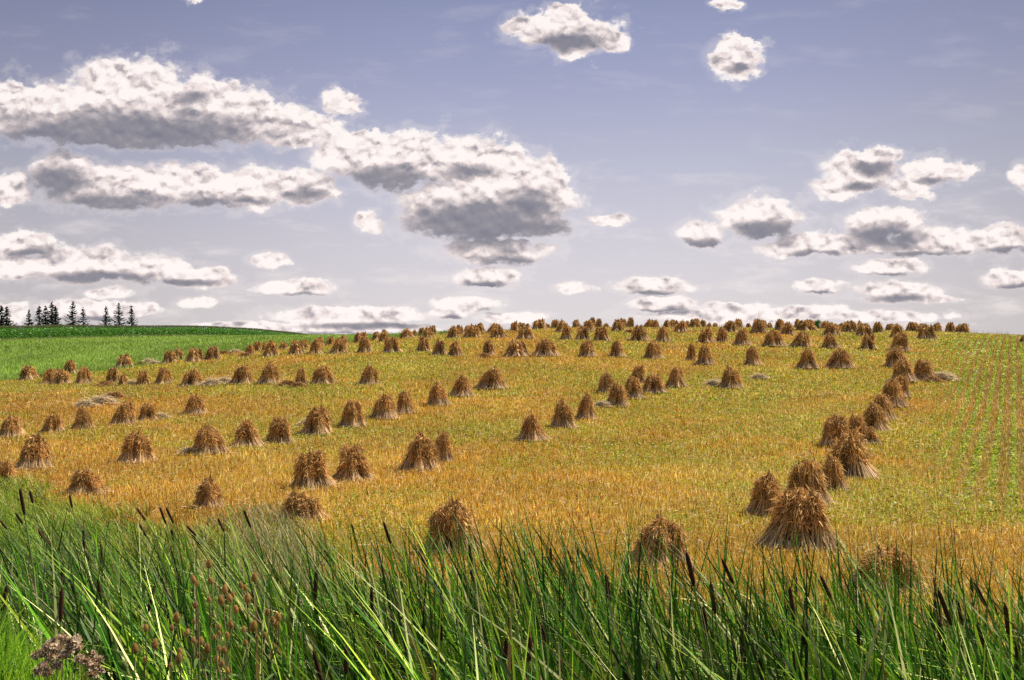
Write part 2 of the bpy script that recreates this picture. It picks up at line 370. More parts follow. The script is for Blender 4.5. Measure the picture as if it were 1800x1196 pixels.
# ------------------------------------------------------------------ cattails (a stalk with its brown spike each)
CAT=[(35,859,43,905),(52,863,58,885),(122,870,127,893),(27,902,40,921),(0,915,12,930),(67,932,92,964),(146,932,148,966),(148,968,157,986),(240,893,256,915),(245,921,257,943),(281,892,292,922),(292,892,305,920),(301,931,305,950),(383,911,394,936),(428,896,441,928),(327,924,345,942),(336,940,356,962),(110,989,111,1030),(122,1013,135,1055),(172,1016,177,1060),(109,1035,106,1093),(145,1012,138,1048),(269,998,275,1038),(271,1031,261,1074),(302,1061,291,1093),(12,1030,4,1080),(213,1038,213,1078),(177,957,179,990),(314,1010,312,1045),
(618,922,626,954),(674,917,687,957),(736,967,750,999),(706,990,722,1024),(791,948,799,982),(825,957,829,996),(826,1000,838,1040),(556,1003,554,1055),(653,1029,654,1075),(551,1145,566,1200),(609,1135,608,1185),(890,1122,888,1162),(932,1120,930,1162),(855,1044,859,1080),(880,1035,888,1062),(774,1076,776,1128),(768,1017,783,1037),(719,1050,704,1090),(569,967,588,992),
(968,963,969,995),(961,977,974,1005),(998,967,1006,993),(1021,969,1040,1000),(1015,964,1017,992),(1008,1003,1009,1037),(948,1005,954,1032),(1065,1009,1072,1058),(1207,972,1220,1030),(1269,983,1289,1027),(1249,1024,1257,1079),(1236,1067,1243,1122),(1185,1058,1189,1099),(1305,1102,1304,1154),(1388,1032,1396,1090),(1398,1008,1399,1046),(1105,1035,1109,1078),(984,1158,984,1205),(1156,1161,1157,1210),(1098,1170,1100,1215),(1069,1184,1069,1230),(1137,1184,1138,1230),(1306,1058,1309,1092),(953,1099,958,1132),(969,1054,984,1075),
(1442,1012,1461,1053),(1410,1099,1414,1134),(1474,1018,1481,1052),(1540,1038,1543,1070),(1581,1070,1584,1100),(1589,1074,1591,1102),(1602,1077,1604,1110),(1634,1064,1640,1104),(1649,1037,1672,1099),(1682,1052,1692,1099),(1707,1015,1709,1052),(1712,1024,1733,1066),(1718,1093,1731,1139),(1767,1063,1773,1118),(1788,1128,1790,1183),(1396,1142,1398,1180),(1335,1157,1343,1200),(1508,1105,1510,1138),(1651,1090,1653,1125)]
LAND=[(0,60,'the shock cut by the picture edge'),(60,200,'the second half-hidden shock'),(200,320,'the gap before the teasels'),(320,480,'the teasel clump'),(480,640,'the dry grass patch'),(640,760,'the pair of shocks behind the reeds'),(760,900,'the pointed half-hidden shock'),(900,1090,'the open stubble'),(1090,1230,'the shaggy half-hidden shock'),(1230,1370,'the stubble beside the biggest shock'),(1370,1480,'the biggest shock'),(1480,1620,'the low sprawling shock'),(1620,1720,'the first sown rows'),(1720,1900,'the last sown rows')]
ORD=['first','second','third','fourth','fifth','sixth','seventh','eighth','ninth','tenth','eleventh','twelfth','thirteenth','fourteenth','fifteenth','sixteenth','seventeenth','eighteenth','nineteenth','twentieth']
TENS={20:'twenty',30:'thirty',40:'forty',50:'fifty'}
def ordinal(i):       # i from 0
    k=i+1
    if k<=20: return ORD[k-1]
    t,r=divmod(k,10)
    return (TENS[t*10][:-1]+'ieth') if r==0 else TENS[t*10]+'-'+ORD[r-1]
CAT.sort(key=lambda c:c[0])
_cnt={}
for (x0,y0,x1,y1) in CAT:
    ln=math.hypot(x1-x0,y1-y0); D=float(np.clip(.205*F/ln,4.7,11.5))
    if y0>1080: D=min(D,6.0)
    top=np.array([(x0-CX)/F*D,D,-(y0-EYE)/F*D]); bot=np.array([(x1-CX)/F*D,D,-(y1-EYE)/F*D])
    d=bot-top; d/=np.linalg.norm(d)
    gx,gy=bot[0],D; gz=float(height(gx,gy)); 
    hh=bot[2]-gz
    bx=bot[0]+d[0]/max(-d[2],.3)*hh*.55; base=np.array([bx,D+.03,float(height(bx,D+.03))])
    s=np.linspace(0,1,7)[:,None]
    P1=base+np.array([0,0,1.])*hh*.5; pts=(1-s)**2*base+2*s*(1-s)*(bot+d*hh*.45)+s**2*bot
    e=ob('cattail',None); e.location=Vector(base)
    stem=Geo(); stem.tube(np.concatenate([pts-base,[(bot+top)/2-base]]),[.006]*6+[.005,.004],(.16,.25,.06),5)
    tipv=top-d*.10+np.array([.01*random.uniform(-1,1),0,0])
    stem.tube(np.array([top-base+d*.02,tipv-base]),[.003,.0015],(.35,.24,.1),4)
    so=ob('stem',stem.mesh('cattail_stem',M_REED),e)
    sp=Geo(); L_s=np.linalg.norm(top-bot); R=.0125+.003*random.random()
    if L_s<.12: R*=.8
    k=np.linspace(0,1,9)[:,None]; sp.tube(bot-base+(top-bot)*k,[R*.45,R*.93,R,R*1.02,R,R*1.02,R*.98,R*.9,R*.35],np.array([.060,.024,.013])*random.uniform(.6,1.3),10)
    ob('seed_head',sp.mesh('cattail_head',M_SPIKE,True),e)
    lf=Geo(); m_=3; sg=np.linspace(0,1,7)[None,:]
    Ll=hh*(.85+.35*rng.random(m_)); ll=-(.15+.35*rng.random(m_))[:,None]*Ll[:,None]*(.4*sg+.6*sg**2.2)
    Pl=np.stack([ll,(rng.random(m_)-.5)[:,None]*.4*sg**2*Ll[:,None]+.0,Ll[:,None]*(sg-.12*sg**2)],-1)
    tw=rng.random(m_)*3; lf.ribbons(Pl,.016*np.array([.9,1,1,.9,.75,.5,.05])[None,:]*np.ones((m_,1)),np.stack([np.cos(tw),np.sin(tw),tw*0],-1),pal([(.05,.16,.025),(.08,.22,.03)],[1,1],m_))
    ob('leaves',lf.mesh('cattail_leaves',M_REED),e)
    z=next(t for a,b_,t in LAND if a<=x0<b_); _cnt[z]=_cnt.get(z,-1)+1
    sl=(x0-x1)/max(1,(y1-y0)); tilt='upright' if abs(sl)<.12 else ('sharply wind-bent' if sl<-.6 else ('wind-tilted' if sl<0 else 'back-tilted'))
    tag(e,f'{tilt} cattail below {z}, {ordinal(_cnt[z])} from corn side','cattail','cattails among the reeds')

# ------------------------------------------------------------------ sheaves and shocks
def sheaf_geo(seed,n=240,wsc=1.,pale=0.,tuft=1.):
    r=np.random.default_rng(seed); G=Geo()
    a=r.random(n)*2*math.pi; q=np.sqrt(.15+.85*r.random(n)); L_=(1.02+.36*r.random(n))*(1.06-.22*q)
    s=np.linspace(0,1,5)[None,:]
    rad=q[:,None]*np.where(s<.62,.10+.17*(1-s/.62)**1.2,.10-.02*((s-.62)/.38))
    rad=rad*(1+.15*r.standard_normal((n,1)))
    aa=a[:,None]+.25*r.standard_normal((n,1))*s
    stray=(r.random(n)<.16)[:,None]*.20*np.abs(r.standard_normal((n,1)))*np.abs(s-.5)
    P=np.stack([(rad+stray)*np.cos(aa),(rad+stray)*np.sin(aa),L_[:,None]*s-.03],-1)+.008*r.standard_normal((n,5,3))
    side=np.stack([-np.sin(a),np.cos(a),.2*r.standard_normal(n)],-1)
    W=(.011+.008*r.random(n))[:,None]*wsc*np.ones((1,5))
    base=np.array([.88,.63,.36]); mid=np.array([.80,.53,.21]); top=np.array([.74,.44,.15])
    t=s[...,None]; C=np.where(t<.5,base*(1-t/.5)+mid*(t/.5),mid*(1-(t-.5)/.5)+top*((t-.5)/.5))
    C=C*(.88+.42*r.standard_normal((n,1,1))).clip(.25,1.35)*(1+.10*r.standard_normal())
    C=C*(1-pale)+np.array([.80,.62,.42])*pale*(1+.2*r.standard_normal((n,1,1)))
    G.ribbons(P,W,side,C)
    # drooping seed heads
    m=int(n*1.7); j=r.integers(0,n,m); tq=r.random((m,1))**1.2*2.1; p0=np.where(tq<1,P[j,4]+(P[j,3]-P[j,4])*tq,P[j,3]+(P[j,2]-P[j,3])*(tq-1))
    dr=np.stack([np.cos(a[j]+.9*r.standard_normal(m)),np.sin(a[j]+.9*r.standard_normal(m)),.0+.75*r.standard_normal(m)],-1)
    l=(.06+.09*r.random(m))*tuft
    k=np.linspace(0,1,3)[None,:,None]
    Ph=p0[:,None,:]+dr[:,None,:]*l[:,None,None]*k+np.array([0,0,-.09])*k**2
    sd=np.cross(dr,r.standard_normal((m,3))); sd/=np.linalg.norm(sd,axis=1,keepdims=True)
    Wh=(.016+.012*r.random(m))[:,None]*wsc*np.array([.5,1,.35])[None,:]
    Ch=np.array([.80,.49,.17])*(1+.10*r.standard_normal())*(.9+.42*r.standard_normal((m,1))).clip(.25,1.9)
    H=Geo(); H.ribbons(Ph,Wh,sd,Ch)
    # solid core, its brown darkened to stand for shade deep between the straws
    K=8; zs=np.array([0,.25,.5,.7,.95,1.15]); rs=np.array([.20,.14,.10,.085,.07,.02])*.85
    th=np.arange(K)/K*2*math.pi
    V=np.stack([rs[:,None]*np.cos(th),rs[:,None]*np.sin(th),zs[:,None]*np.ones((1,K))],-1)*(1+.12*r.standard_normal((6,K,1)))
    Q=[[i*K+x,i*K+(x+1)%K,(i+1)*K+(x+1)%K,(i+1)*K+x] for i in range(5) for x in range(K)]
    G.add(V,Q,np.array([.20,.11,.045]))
    return G,H
def merged(Gs,mats):
    G=Geo()
    for g,M in zip(Gs,mats):
        R=np.array(M)[:3,:3]; T=np.array(M)[:3,3]
        for V,Q,C in zip(g.V,g.Q,g.C):
            G.V.append(V@R.T+T); G.Q.append(Q-0+0); G.C.append(C)
    # rebuild index offsets
    H=Geo(); 
    return G
SH=[]; SHG=[]
for i in range(6):
    g,h=sheaf_geo(100+i,n=300,tuft=1.1)
    SH.append((g.mesh('sheaf_straw',M_STRAW),h.mesh('sheaf_heads',M_STRAW)))
LOWG=[sheaf_geo(200+i,n=85,wsc=1.9,tuft=1.15) for i in range(5)]
def layout(r,nr=8,spread=.43,long=0.):
    """matrices of the leaning sheaves of one shock about its base point"""
    out=[]; gap=r.integers(nr) if r.random()<.45 else -1
    lean=(.07*r.standard_normal(),.05*r.standard_normal())
    for k in range(nr):
        a=2*math.pi*(k+.35*r.standard_normal())/nr; rad=spread*(.82+.3*r.random())*(1.3 if k==gap else 1)
        bx,by=rad*math.cos(a)*(1+long),rad*math.sin(a); 
        tf_=.40*(.35+1.1*r.random()); tx,ty=bx*tf_+lean[0]+.03*r.standard_normal(),by*tf_+lean[1]+.03*r.standard_normal()
        if k==gap: tx,ty=bx*.05,by*.05
        hz=1.22+.06*r.standard_normal()
        d=Vector((tx-bx,ty-by,hz)); q=d.to_track_quat('Z','Y').to_matrix().to_4x4()
        sc=(.84+.26*r.random())*(.8 if k==gap else 1)
        out.append(Matrix.Translation((bx,by,0))@q@Matrix.Rotation(r.random()*6.28,4,'Z')@Matrix.Scale(sc,4))
    # two sheaves in the middle closing the top
    for k in range(2):
        a=r.random()*6.28; d=Vector((.10*math.cos(a),.10*math.sin(a),1)).to_track_quat('Z','Y').to_matrix().to_4x4()
        out.append(Matrix.Translation((.07*math.cos(a+k*3),.07*math.sin(a+k*3),.02))@d@Matrix.Scale(1.05+.04*r.standard_normal(),4))
    return out
SK=[]
for i in range(3):
    r=np.random.default_rng(700+i); G=Geo(); n=85
    a=r.random(n)*6.28; r0=.40+.16*r.random(n); l=.25+.35*r.random(n); k=np.linspace(0,1,3)[None,:]
    out=(.25+.75*r.random(n)); rr=r0[:,None]+l[:,None]*out[:,None]*k; zz=.34*(1-k)*(1.1-out[:,None])*l[:,None]/.4+.02+.03*r.random((n,1))
    P=np.stack([rr*np.cos(a)[:,None],rr*np.sin(a)[:,None]*.9,zz],-1)
    sd=np.stack([-np.sin(a),np.cos(a),.4*r.standard_normal(n)],-1)
    G.ribbons(P,np.full((n,3),.014),sd,pal([(.95,.76,.50),(.80,.58,.32),(.55,.34,.15)],[3,3,1],n)); SK.append(G.mesh('loose_straw',M_STRAW))
def tf(g,M):
    R=np.array(M.to_3x3()); T=np.array(M.translation); o=[]
    for V,Q,C in zip(g.V,g.Q,g.C): o.append((V@R.T+T,Q,C))
    return o
LOW=[]
for v in range(8):
    r=np.random.default_rng(300+v); M=Geo(); off=0
    for m4 in layout(r,7,.42,long=.25*(v%3==1)):
        g,h=LOWG[r.integers(5)]
        for src in (g,h):
            base=M.n
            for V,Q,C in tf(src,m4):
                M.V.append(V); M.Q.append(Q+base); M.C.append(C); M.n+=len(V)
    LOW.append(M.mesh('far_shock',M_STRAW))
PW,PH=1.33,1.40       # nominal prototype width and height

def put_shock(col,base,w,h,label,group,D=None,seed=0,hidden=False):
    r=np.random.default_rng(1000+seed)
    u=(col-CX)/F; Y=D or hit(col,base)
    if Y is None or Y>128:
        Y=131+9*r.random()
        ztop=-(base-h-EYE)*Y/F; X=u*Y; z=float(height(X,Y)); H=float(np.clip(ztop-z,.75,2.1))
    else:
        X=u*Y; z=float(height(X,Y)); H=h*Y/F
    Wd=w*Y/F
    z-=.03
    sx=Wd/PW*1.0; sz=H/PH
    if h>=29:
        e=ob('straw_shock',None); e.location=(X,Y,z); e.rotation_euler=(0,0,0); e.scale=(sx,sx*float(r.uniform(.85,1.05)),sz)
        nr=7 if w/h<.85 else 8
        for k,m4 in enumerate(layout(r,nr,.43,long=.25 if w/h>1.25 else 0.)):
            a,b=SH[r.integers(len(SH))]
            o=ob('sheaf',a,e); o.matrix_local=m4
            hd=ob('seed_heads',b,o)
        sk=ob('loose_straw',SK[r.integers(3)],e); sk.rotation_euler=(0,0,r.random()*6.28)
    else:
        e=ob('straw_shock',LOW[r.integers(len(LOW))]); e.location=(X,Y,z); e.rotation_euler=(0,0,r.random()*6.28); e.scale=(sx*1.14,sx*1.14,sz*1.08)
    tag(e,label,'straw shock',group)
    return e

ROWS={
'hid':('row half hidden behind the reeds',[(3,853,60,46),(155,866,70,46),(367,892,68,56),(530,915,84,54),(795,968,112,96),(1157,990,108,84),(1553,1035,132,78)]),
'B':('long diagonal line above the reeds',[(57,822,68,62),(243,812,70,58),(367,796,64,50),(436,785,60,48),(491,779,60,50),(556,763,60,52),(620,750,54,50),(676,736,54,46),(710,727,38,42),(771,712,46,42),(811,697,44,40),(865,683,54,40)]),
'C':('broken line crossing mid field',[(551,858,80,70),(625,845,78,65),(738,826,74,65),(779,812,46,58),(935,774,56,50),(990,752,50,52),(1030,737,40,48),(1086,714,46,44),(1068,690,42,38),(1112,700,46,40),(1124,674,36,34),(1150,690,46,36),(1188,681,38,38),(1283,682,46,38)]),
'D':('short line on the low ground',[(22,768,50,40),(94,761,44,38),(147,755,44,40),(216,747,46,44),(260,739,36,32),(344,728,44,36)]),
'E':('level line below the meadow corner',[(53,668,36,25),(88,675,28,29),(108,676,36,28),(125,657,26,24),(149,675,32,32),(200,674,28,28),(217,678,18,21),(250,677,28,26),(288,676,34,32),(340,678,40,31),(426,675,42,35),(474,674,44,38),(530,677,26,32),(567,675,42,33),(648,676,40,36)]),
'G':('third line below the skyline',[(220,646,32,23),(300,638,28,22),(314,632,22,20),(343,636,30,24),(375,632,30,23),(440,624,18,19),(453,617,18,17),(467,618,18,18),(476,627,32,28),(498,615,17,15),(521,624,28,25),(534,613,20,16),(554,623,28,29),(562,608,16,16),(582,606,17,15),(596,622,34,30),(605,611,18,22),(642,620,30,31),(690,620,36,30),(744,619,27,28),(772,625,27,28),(802,626,31,25),(860,624,26,26),(908,627,42,28),(960,626,48,32),(1033,627,36,30),(1086,628,31,31),(1148,631,40,34),(1214,634,22,32),(1239,641,36,37),(1325,642,34,36),(1420,648,40,36),(1477,647,46,36)]),
'H':('second line below the skyline',[(629,603,15,19),(639,601,20,18),(661,599,18,16),(675,602,22,23),(715,595,26,17),(729,593,14,13),(742,591,16,15),(752,595,22,20),(761,590,18,18),(797,595,25,22),(807,589,18,18),(830,594,26,24),(845,586,22,18),(877,594,27,22),(925,596,32,26),(995,598,24,28),(1024,598,25,25),(1058,600,28,26),(1126,599,34,27),(1165,601,28,27),(1243,603,31,27),(1269,602,25,27),(1305,607,34,30),(1361,609,38,30),(1408,610,32,28),(1460,612,34,29),(1529,614,32,28)]),
'I':('skyline row on the crest',[(821,587,16,15),(869,586,26,18),(905,583,16,18),(916,580,20,13),(949,580,28,19),(962,578,14,9),(977,577,20,15),(988,584,24,21),(1014,576,20,14),(1035,583,24,20),(1041,575,16,17),(1052,574,16,14),(1066,575,12,7),(1086,583,24,22),(1094,575,20,15),(1108,577,17,19),(1142,577,22,16),(1153,577,14,15),(1172,577,16,15),(1184,577,18,15),(1198,584,28,20),(1207,577,18,13),(1222,578,21,18),(1235,576,16,14),(1247,577,12,10),(1257,577,12,9),(1282,584,30,20),(1297,578,20,18),(1316,577,12,9),(1332,586,28,25),(1341,580,18,18),(1353,577,13,10),(1373,582,24,21),(1384,589,27,23),(1403,577,16,16),(1418,582,34,20),(1450,581,22,17),(1461,590,32,24),(1479,580,14,12),(1496,584,30,21),(1511,582,16,18),(1519,591,32,22),(1545,586,22,20),(1565,582,18,13),(1576,594,28,24),(1604,584,28,18),(1628,597,30,27),(1622,586,20,17),(1647,584,22,17),(1671,586,19,20),(1693,585,30,16),(1799,603,14,14)]),
'J':('column beside the sown rows',[(1580,617,34,34),(1577,645,42,37),(1588,671,46,42),(1625,667,40,38),(1583,699,34,42),(1570,714,46,51),(1549,738,48,48),(1536,758,50,53),(1472,784,58,58),(1508,776,38,50),(1521,780,42,34),(1495,838,88,82),(1466,862,58,64),(1423,886,78,82),(1352,905,72,78),(1400,960,138,112)]),
}
def shape_word(w,h,y):
    q=w/h
    a='narrow' if q<.9 else ('slim' if q<1.02 else ('rounded' if q<1.15 else ('broad' if q<1.35 else 'squat')))
    return a
seed=0
for key,(rn,L0) in ROWS.items():
    order=sorted(range(len(L0)),key=lambda i:L0[i][0])
    if key=='J': order=sorted(range(len(L0)),key=lambda i:-L0[i][1])
    for k,i in enumerate(order):
        c,bs,w,h=L0[i]; seed+=1
        sw=shape_word(w,h,bs)
        if key=='J': lab=f'{sw} straw shock, {ordinal(k)} up from the reeds in the {rn}' if k else 'biggest straw shock of all, standing close to the reeds on the stubble'
        elif key=='hid':
            lab=['straw shock cut off by the picture edge, just behind the reeds','low dark straw shock in front of the short diagonal line, half hidden by green weeds','fuzzy straw shock behind dry grass, half sunk in weeds above the teasels','pale shaggy straw shock sunk in the dry grass patch behind the reeds','tall pointed straw shock rising directly behind the reeds in mid field','shaggy orange straw shock whose lower half is hidden by reed blades','low sprawling straw shock with curled pale grasses, behind the cattails'][k]
        else: lab=f'{sw} straw shock, {ordinal(k)} from the corn end of the {rn}'
        if key=='J' and k>0: w*=1.1
        put_shock(c,bs,w,h,lab,'straw shocks on the stubble: '+rn,seed=seed)

# fallen sheaves
FALL=[(178,712,40,'pale'),(152,716,30,'pale'),(203,702,34,'brown'),(375,678,30,'pale'),(395,674,26,'pale'),(505,679,26,'brown'),(525,681,22,'brown'),(185,680,26,'brown'),(232,677,20,'pale'),(264,639,20,'pale'),(272,641,16,'pale'),(248,642,16,'brown'),(395,623,16,'brown'),(415,621,16,'pale'),(432,627,18,'brown'),(852,629,20,'brown'),(1655,668,34,'pale'),(1640,672,26,'brown'),(1255,679,28,'pale'),(1335,667,24,'pale'),(1108,586,18,'brown'),(285,737,24,'pale'),(335,799,30,'pale'),(540,748,24,'pale'),(1058,716,26,'pale'),(75,613+50,14,'brown'),(955,625,18,'pale')]
LY=[]
def lying_geo(seed,pale):
    r=np.random.default_rng(seed); G=Geo(); n=420
    ang=.42*r.standard_normal(n)+np.where(r.random(n)<.25,r.standard_normal(n)*.8,0); c=np.stack([.38*r.standard_normal(n),.17*r.standard_normal(n),np.zeros(n)],-1)
    hz=.24*np.exp(-(c[:,0]/.55)**2-(c[:,1]/.3)**2); c[:,2]=hz*r.random(n)**.5
    l=.22+.30*r.random(n); d=np.stack([np.cos(ang),np.sin(ang),.18*r.standard_normal(n)],-1)*l[:,None]
    k=np.linspace(-1,1,4)[None,:,None]; P=c[:,None,:]+d[:,None,:]*k+np.array([0,0,-.05])*k**2
    sd=np.cross(d,[0,0,1.])+.3*r.standard_normal((n,3))*l[:,None]; sd/=np.linalg.norm(sd,axis=1,keepdims=True)
    C=(np.array([.62,.36,.15])*(1-pale)+np.array([1.0,.84,.56])*pale)*(.85+.4*r.standard_normal((n,1))).clip(.25,1.3)
    G.ribbons(P,np.full((n,4),.022),sd,C); return G
for i,pl in enumerate([0.,.85]): LY.append(lying_geo(400+i,pl).mesh('lying_sheaf',M_STRAW))
FL=['beside the short low line','at the near end of the pale heap','on the upper heap above the short low line','between two shocks of the level line','against the eleventh shock of the level line','at the foot of the thirteenth shock in the level line','under the thirteenth shock in the level line','at the foot of the sixth shock in the level line','between the seventh and eighth shocks of the level line','on the collapsed shock by the meadow edge','at the tail of the collapsed shock by the meadow edge','lying short of the collapsed shock by the meadow edge','in the gap at the meadow edge','beside the brown sheaf in the meadow edge gap','at the foot of the meadow edge cluster','before the lone shock under the skyline','beyond the column beside the sown rows','between the column and the spilled sheaf','trailing from the last shock of the broken line','alone on the stubble past the broken line','on the crest among the skyline shocks','spilled from the fifth shock of the short line','spilled from the third shock of the long diagonal','between shocks of the long diagonal line','spread at the foot of the broken line cluster','at the meadow edge beside the first level shock','before the double shock under the skyline']
for i,(c,y,w,tone) in enumerate(FALL):
    Y=hit(c,y) or 125.; X=(c-CX)/F*Y; sc=w*Y/F/1.35
    o=ob('fallen_sheaf',LY[1 if tone=='pale' else 0]); o.location=(X,Y,float(height(X,Y))+.04)
    o.rotation_euler=(0,0,random.uniform(-.5,.5)+(math.pi if i%2 else 0)); o.scale=(sc*1.15,sc*1.1,sc*2.1)
    tag(o,f'{tone} straw sheaf fallen flat {FL[i]}','sheaf','sheaves fallen on the ground')

# ------------------------------------------------------------------ teasels
TZ=[(1268,485,40),(1178,580,36),(1195,605,24),(1285,588,34),(1543,567,40),(1465,615,30),(1488,632,26),(1507,692,46),(1363,640,40),(1342,705,42),(1397,692,36),(1415,670,26),(1272,700,24),(1435,762,36),(1187,735,30),(1070,808,44),(1625,780,32),(1655,825,30),(1695,808,38),(1682,852,40),(1532,862,50),(1405,852,36),(1482,885,30),(1177,835,22),(885,875,34),(1045,873,30),(1133,903,32),(1325,868,26),(1335,908,22),(1380,920,30),(1305,932,24),(1497,962,28),(1610,918,26),(1560,930,22),(822,1000,46),(937,972,46),(1183,950,30),(1215,955,36),(1257,1000,46),(1215,1050,34),(1097,1018,30),(1080,1058,46),(880,1068,24),(1335,1000,26),(1363,1010,32),(1318,1065,38),(1345,1092,30),(1385,1133,30),(1040,1105,24)]
TZ=[(x/3.456,850+y/3.456,s/3.456*1.55) for x,y,s in TZ]
def teasel_head(p,size,parent,base):
    G=Geo(); r=rng; k=14; h=size; R=h*.30
    t=np.linspace(0,1,7); prof=np.array([.35,.85,1,.98,.85,.6,.12])*R
    lx=Vector((r.normal()*.12,r.normal()*.12,1)).normalized(); q=lx.to_track_quat('Z','Y')
    V=[];
    for tt,pr in zip(t,prof):
        for j in range(k):
            a=2*math.pi*j/k; V.append(q@Vector((pr*math.cos(a),pr*math.sin(a),h*tt)))
    V=np.array(V)+p-base; Q=[[i*k+j,i*k+(j+1)%k,(i+1)*k+(j+1)%k,(i+1)*k+j] for i in range(6) for j in range(k)]
    cc=np.array([.60,.34,.09])*r.uniform(.7,1.2)
    G.add(V,Q,cc*.8)
    n=190; a=r.random(n)*6.28; tt=r.random(n); pr=np.interp(tt,t,prof)
    d=np.stack([np.cos(a),np.sin(a),.5+tt*.8],-1); p0=np.stack([pr*np.cos(a),pr*np.sin(a),h*tt],-1)*.95
    d/=np.linalg.norm(d,axis=1,keepdims=True); p1=p0+d*h*.13
    Rm=np.array(q.to_matrix()); p0=p0@Rm.T+p-base; p1=p1@Rm.T+p-base
    sd=np.cross(d,[0,0,1.]); sd/=np.linalg.norm(sd,axis=1,keepdims=True)+1e-6
    G.ribbons(np.stack([p0,p1],1),np.stack([np.full(n,.0022),np.full(n,.0006)],1),sd,np.array([.80,.48,.22])*(1+.2*r.standard_normal((n,1))))
    o=ob('seed_head',G.mesh('teasel_head',M_TEASEL,False),parent)
    B=Geo(); m_=7; a=np.arange(m_)/m_*6.28+r.random(); sg=np.linspace(0,1,5)[None,:]
    l=h*(.7+.6*r.random(m_)); out=R*.4+l[:,None]*.55*np.sin(sg*2.0); up=l[:,None]*(sg**1.4)*.75-.08*h
    Pb=np.stack([out*np.cos(a)[:,None],out*np.sin(a)[:,None],up+0*sg],-1)@Rm.T+p-base
    B.ribbons(Pb,np.full((m_,5),.0022)*np.array([1,1,.9,.6,.2]),np.stack([-np.sin(a),np.cos(a),a*0],-1),np.array([.42,.30,.12]))
    ob('bracts',B.mesh('teasel_bracts',M_TEASEL),o)
TZ.sort(key=lambda t:t[0]); groups=[]; used=set()
for i,t in enumerate(TZ):
    if i in used: continue
    c=[i]+[j for j in range(i+1,len(TZ)) if j not in used and abs(TZ[j][0]-t[0])<26 and abs(TZ[j][1]-t[1])<70][:4]
    used.update(c); groups.append([TZ[j] for j in c])
_low=['standing nearest the dried wildflowers','beside the dried wildflowers']
for gi,gp in enumerate(groups):
    D=5.0+.7*rng.random(); mx=np.mean([g_[0] for g_ in gp]); my=max(g_[1] for g_ in gp)
    bx=(mx-CX)/F*D+.03*rng.normal(); base=np.array([bx,D,float(height(bx,D))])
    e=ob('teasel',None,loc=Vector(base)); S=Geo()
    fork=np.array([bx,D,-(min(my+46,1250)-EYE)/F*D])
    if fork[2]<base[2]+.3: fork[2]=base[2]+.3
    S.tube(np.array([[0,0,0],(fork-base)*.5+np.array([.01,0,0]),fork-base]),[.006,.005,.004],(.28,.26,.10),5)
    for (x,y,s) in gp:
        d_=D+.15*rng.normal(); p=np.array([(x-CX)/F*d_,d_,-(y+s/2-EYE)/F*d_]); size=s*d_/F*.92
        teasel_head(p,size,e,base)
        mid=(p+fork)/2+np.array([(p-fork)[0]*.25,0,-.02]); S.tube(np.array([fork,mid,p])-base,[.0035,.003,.003],(.33,.28,.12),5)
    for q_ in range(3):      # a few clasping leaves
        a=rng.random()*6.28; zz=(fork-base)[2]*(.3+.25*q_); sg=np.linspace(0,1,5)[:,None]
        Pl=np.array([[0,0,zz]])+sg*np.array([math.cos(a),math.sin(a),.5])*.22-np.array([0,0,.10])*sg**2
        S.ribbons(Pl[None],np.array([[.004,.018,.02,.014,.002]]),np.array([[-math.sin(a),math.cos(a),0]]),np.array([.14,.24,.05]))
    ob('stalk',S.mesh('teasel_stalk',M_TEASEL),e)
    nh=len(gp); many={1:'single-headed',2:'two-headed',3:'three-headed',4:'four-headed',5:'five-headed'}[nh]
    tag(e,f'{many} brown teasel, {ordinal(gi)} from the dried wildflowers in the teasel clump','teasel','teasels at the ditch edge')

# dried wildflowers
def dried_flower(pts,D,label):
    bx=(np.mean([p[0] for p in pts])-CX)/F*D; base=np.array([bx,D,float(height(bx,D))])
    e=ob('dried_wildflower',None,loc=Vector(base)); S=Geo(); r=rng
    for (x,y,s) in pts:
        d_=D+.12*r.normal(); p=np.array([(x-CX)/F*d_,d_,-(y-EYE)/F*d_])-base; R=s/2*d_/F*.72
        S.tube(np.array([[r.normal()*.04,0,0],p*[.7,.7,.6],p]),[.003,.002,.0015],(.25,.2,.08),4)
        G=Geo(); n=170; v=r.standard_normal((n,3)); v/=np.linalg.norm(v,axis=1,keepdims=True); v*=np.array([1,1,.7]); c=p+v*R*(r.random((n,1))**.5)
        d=r.standard_normal((n,3)); d/=np.linalg.norm(d,axis=1,keepdims=True); d*=.012*(.5+r.random((n,1)))
        sd=np.cross(d,r.standard_normal((n,3))); sd/=np.linalg.norm(sd,axis=1,keepdims=True)
        G.ribbons(np.stack([c-d,c+d],1),np.full((n,2),.006),sd,pal([(.80,.60,.40),(.62,.43,.25),(.92,.77,.58),(.24,.16,.07)],[3,3,2,2],n))
        ob('flower_head',G.mesh('flower_head',M_TEASEL),e)
    ob('stems',S.mesh('flower_stems',M_TEASEL),e); tag(e,label,'wildflower','dried wildflowers on the bank')
r_=random
dried_flower([(x,y,s) for x,y,s in [(112,1124,26),(92,1130,24),(126,1128,22),(134,1124,16),(100,1140,26),(78,1146,26),(64,1152,18),(118,1142,22),(90,1156,22),(137,1136,14),(110,1152,20),(85,1138,18),(76,1172,18),(68,1180,18),(84,1182,14),(100,1170,16)]],3.9,'bushy clump of dried tan wildflower heads on the grass bank')
dried_flower([(x,y,s) for x,y,s in [(141,1158,16),(150,1162,12),(163,1152,12),(172,1160,12),(168,1172,12),(158,1168,14),(176,1178,12),(162,1184,14)]],4.0,'smaller dried wildflower beside the bushy clump, toward the teasels')

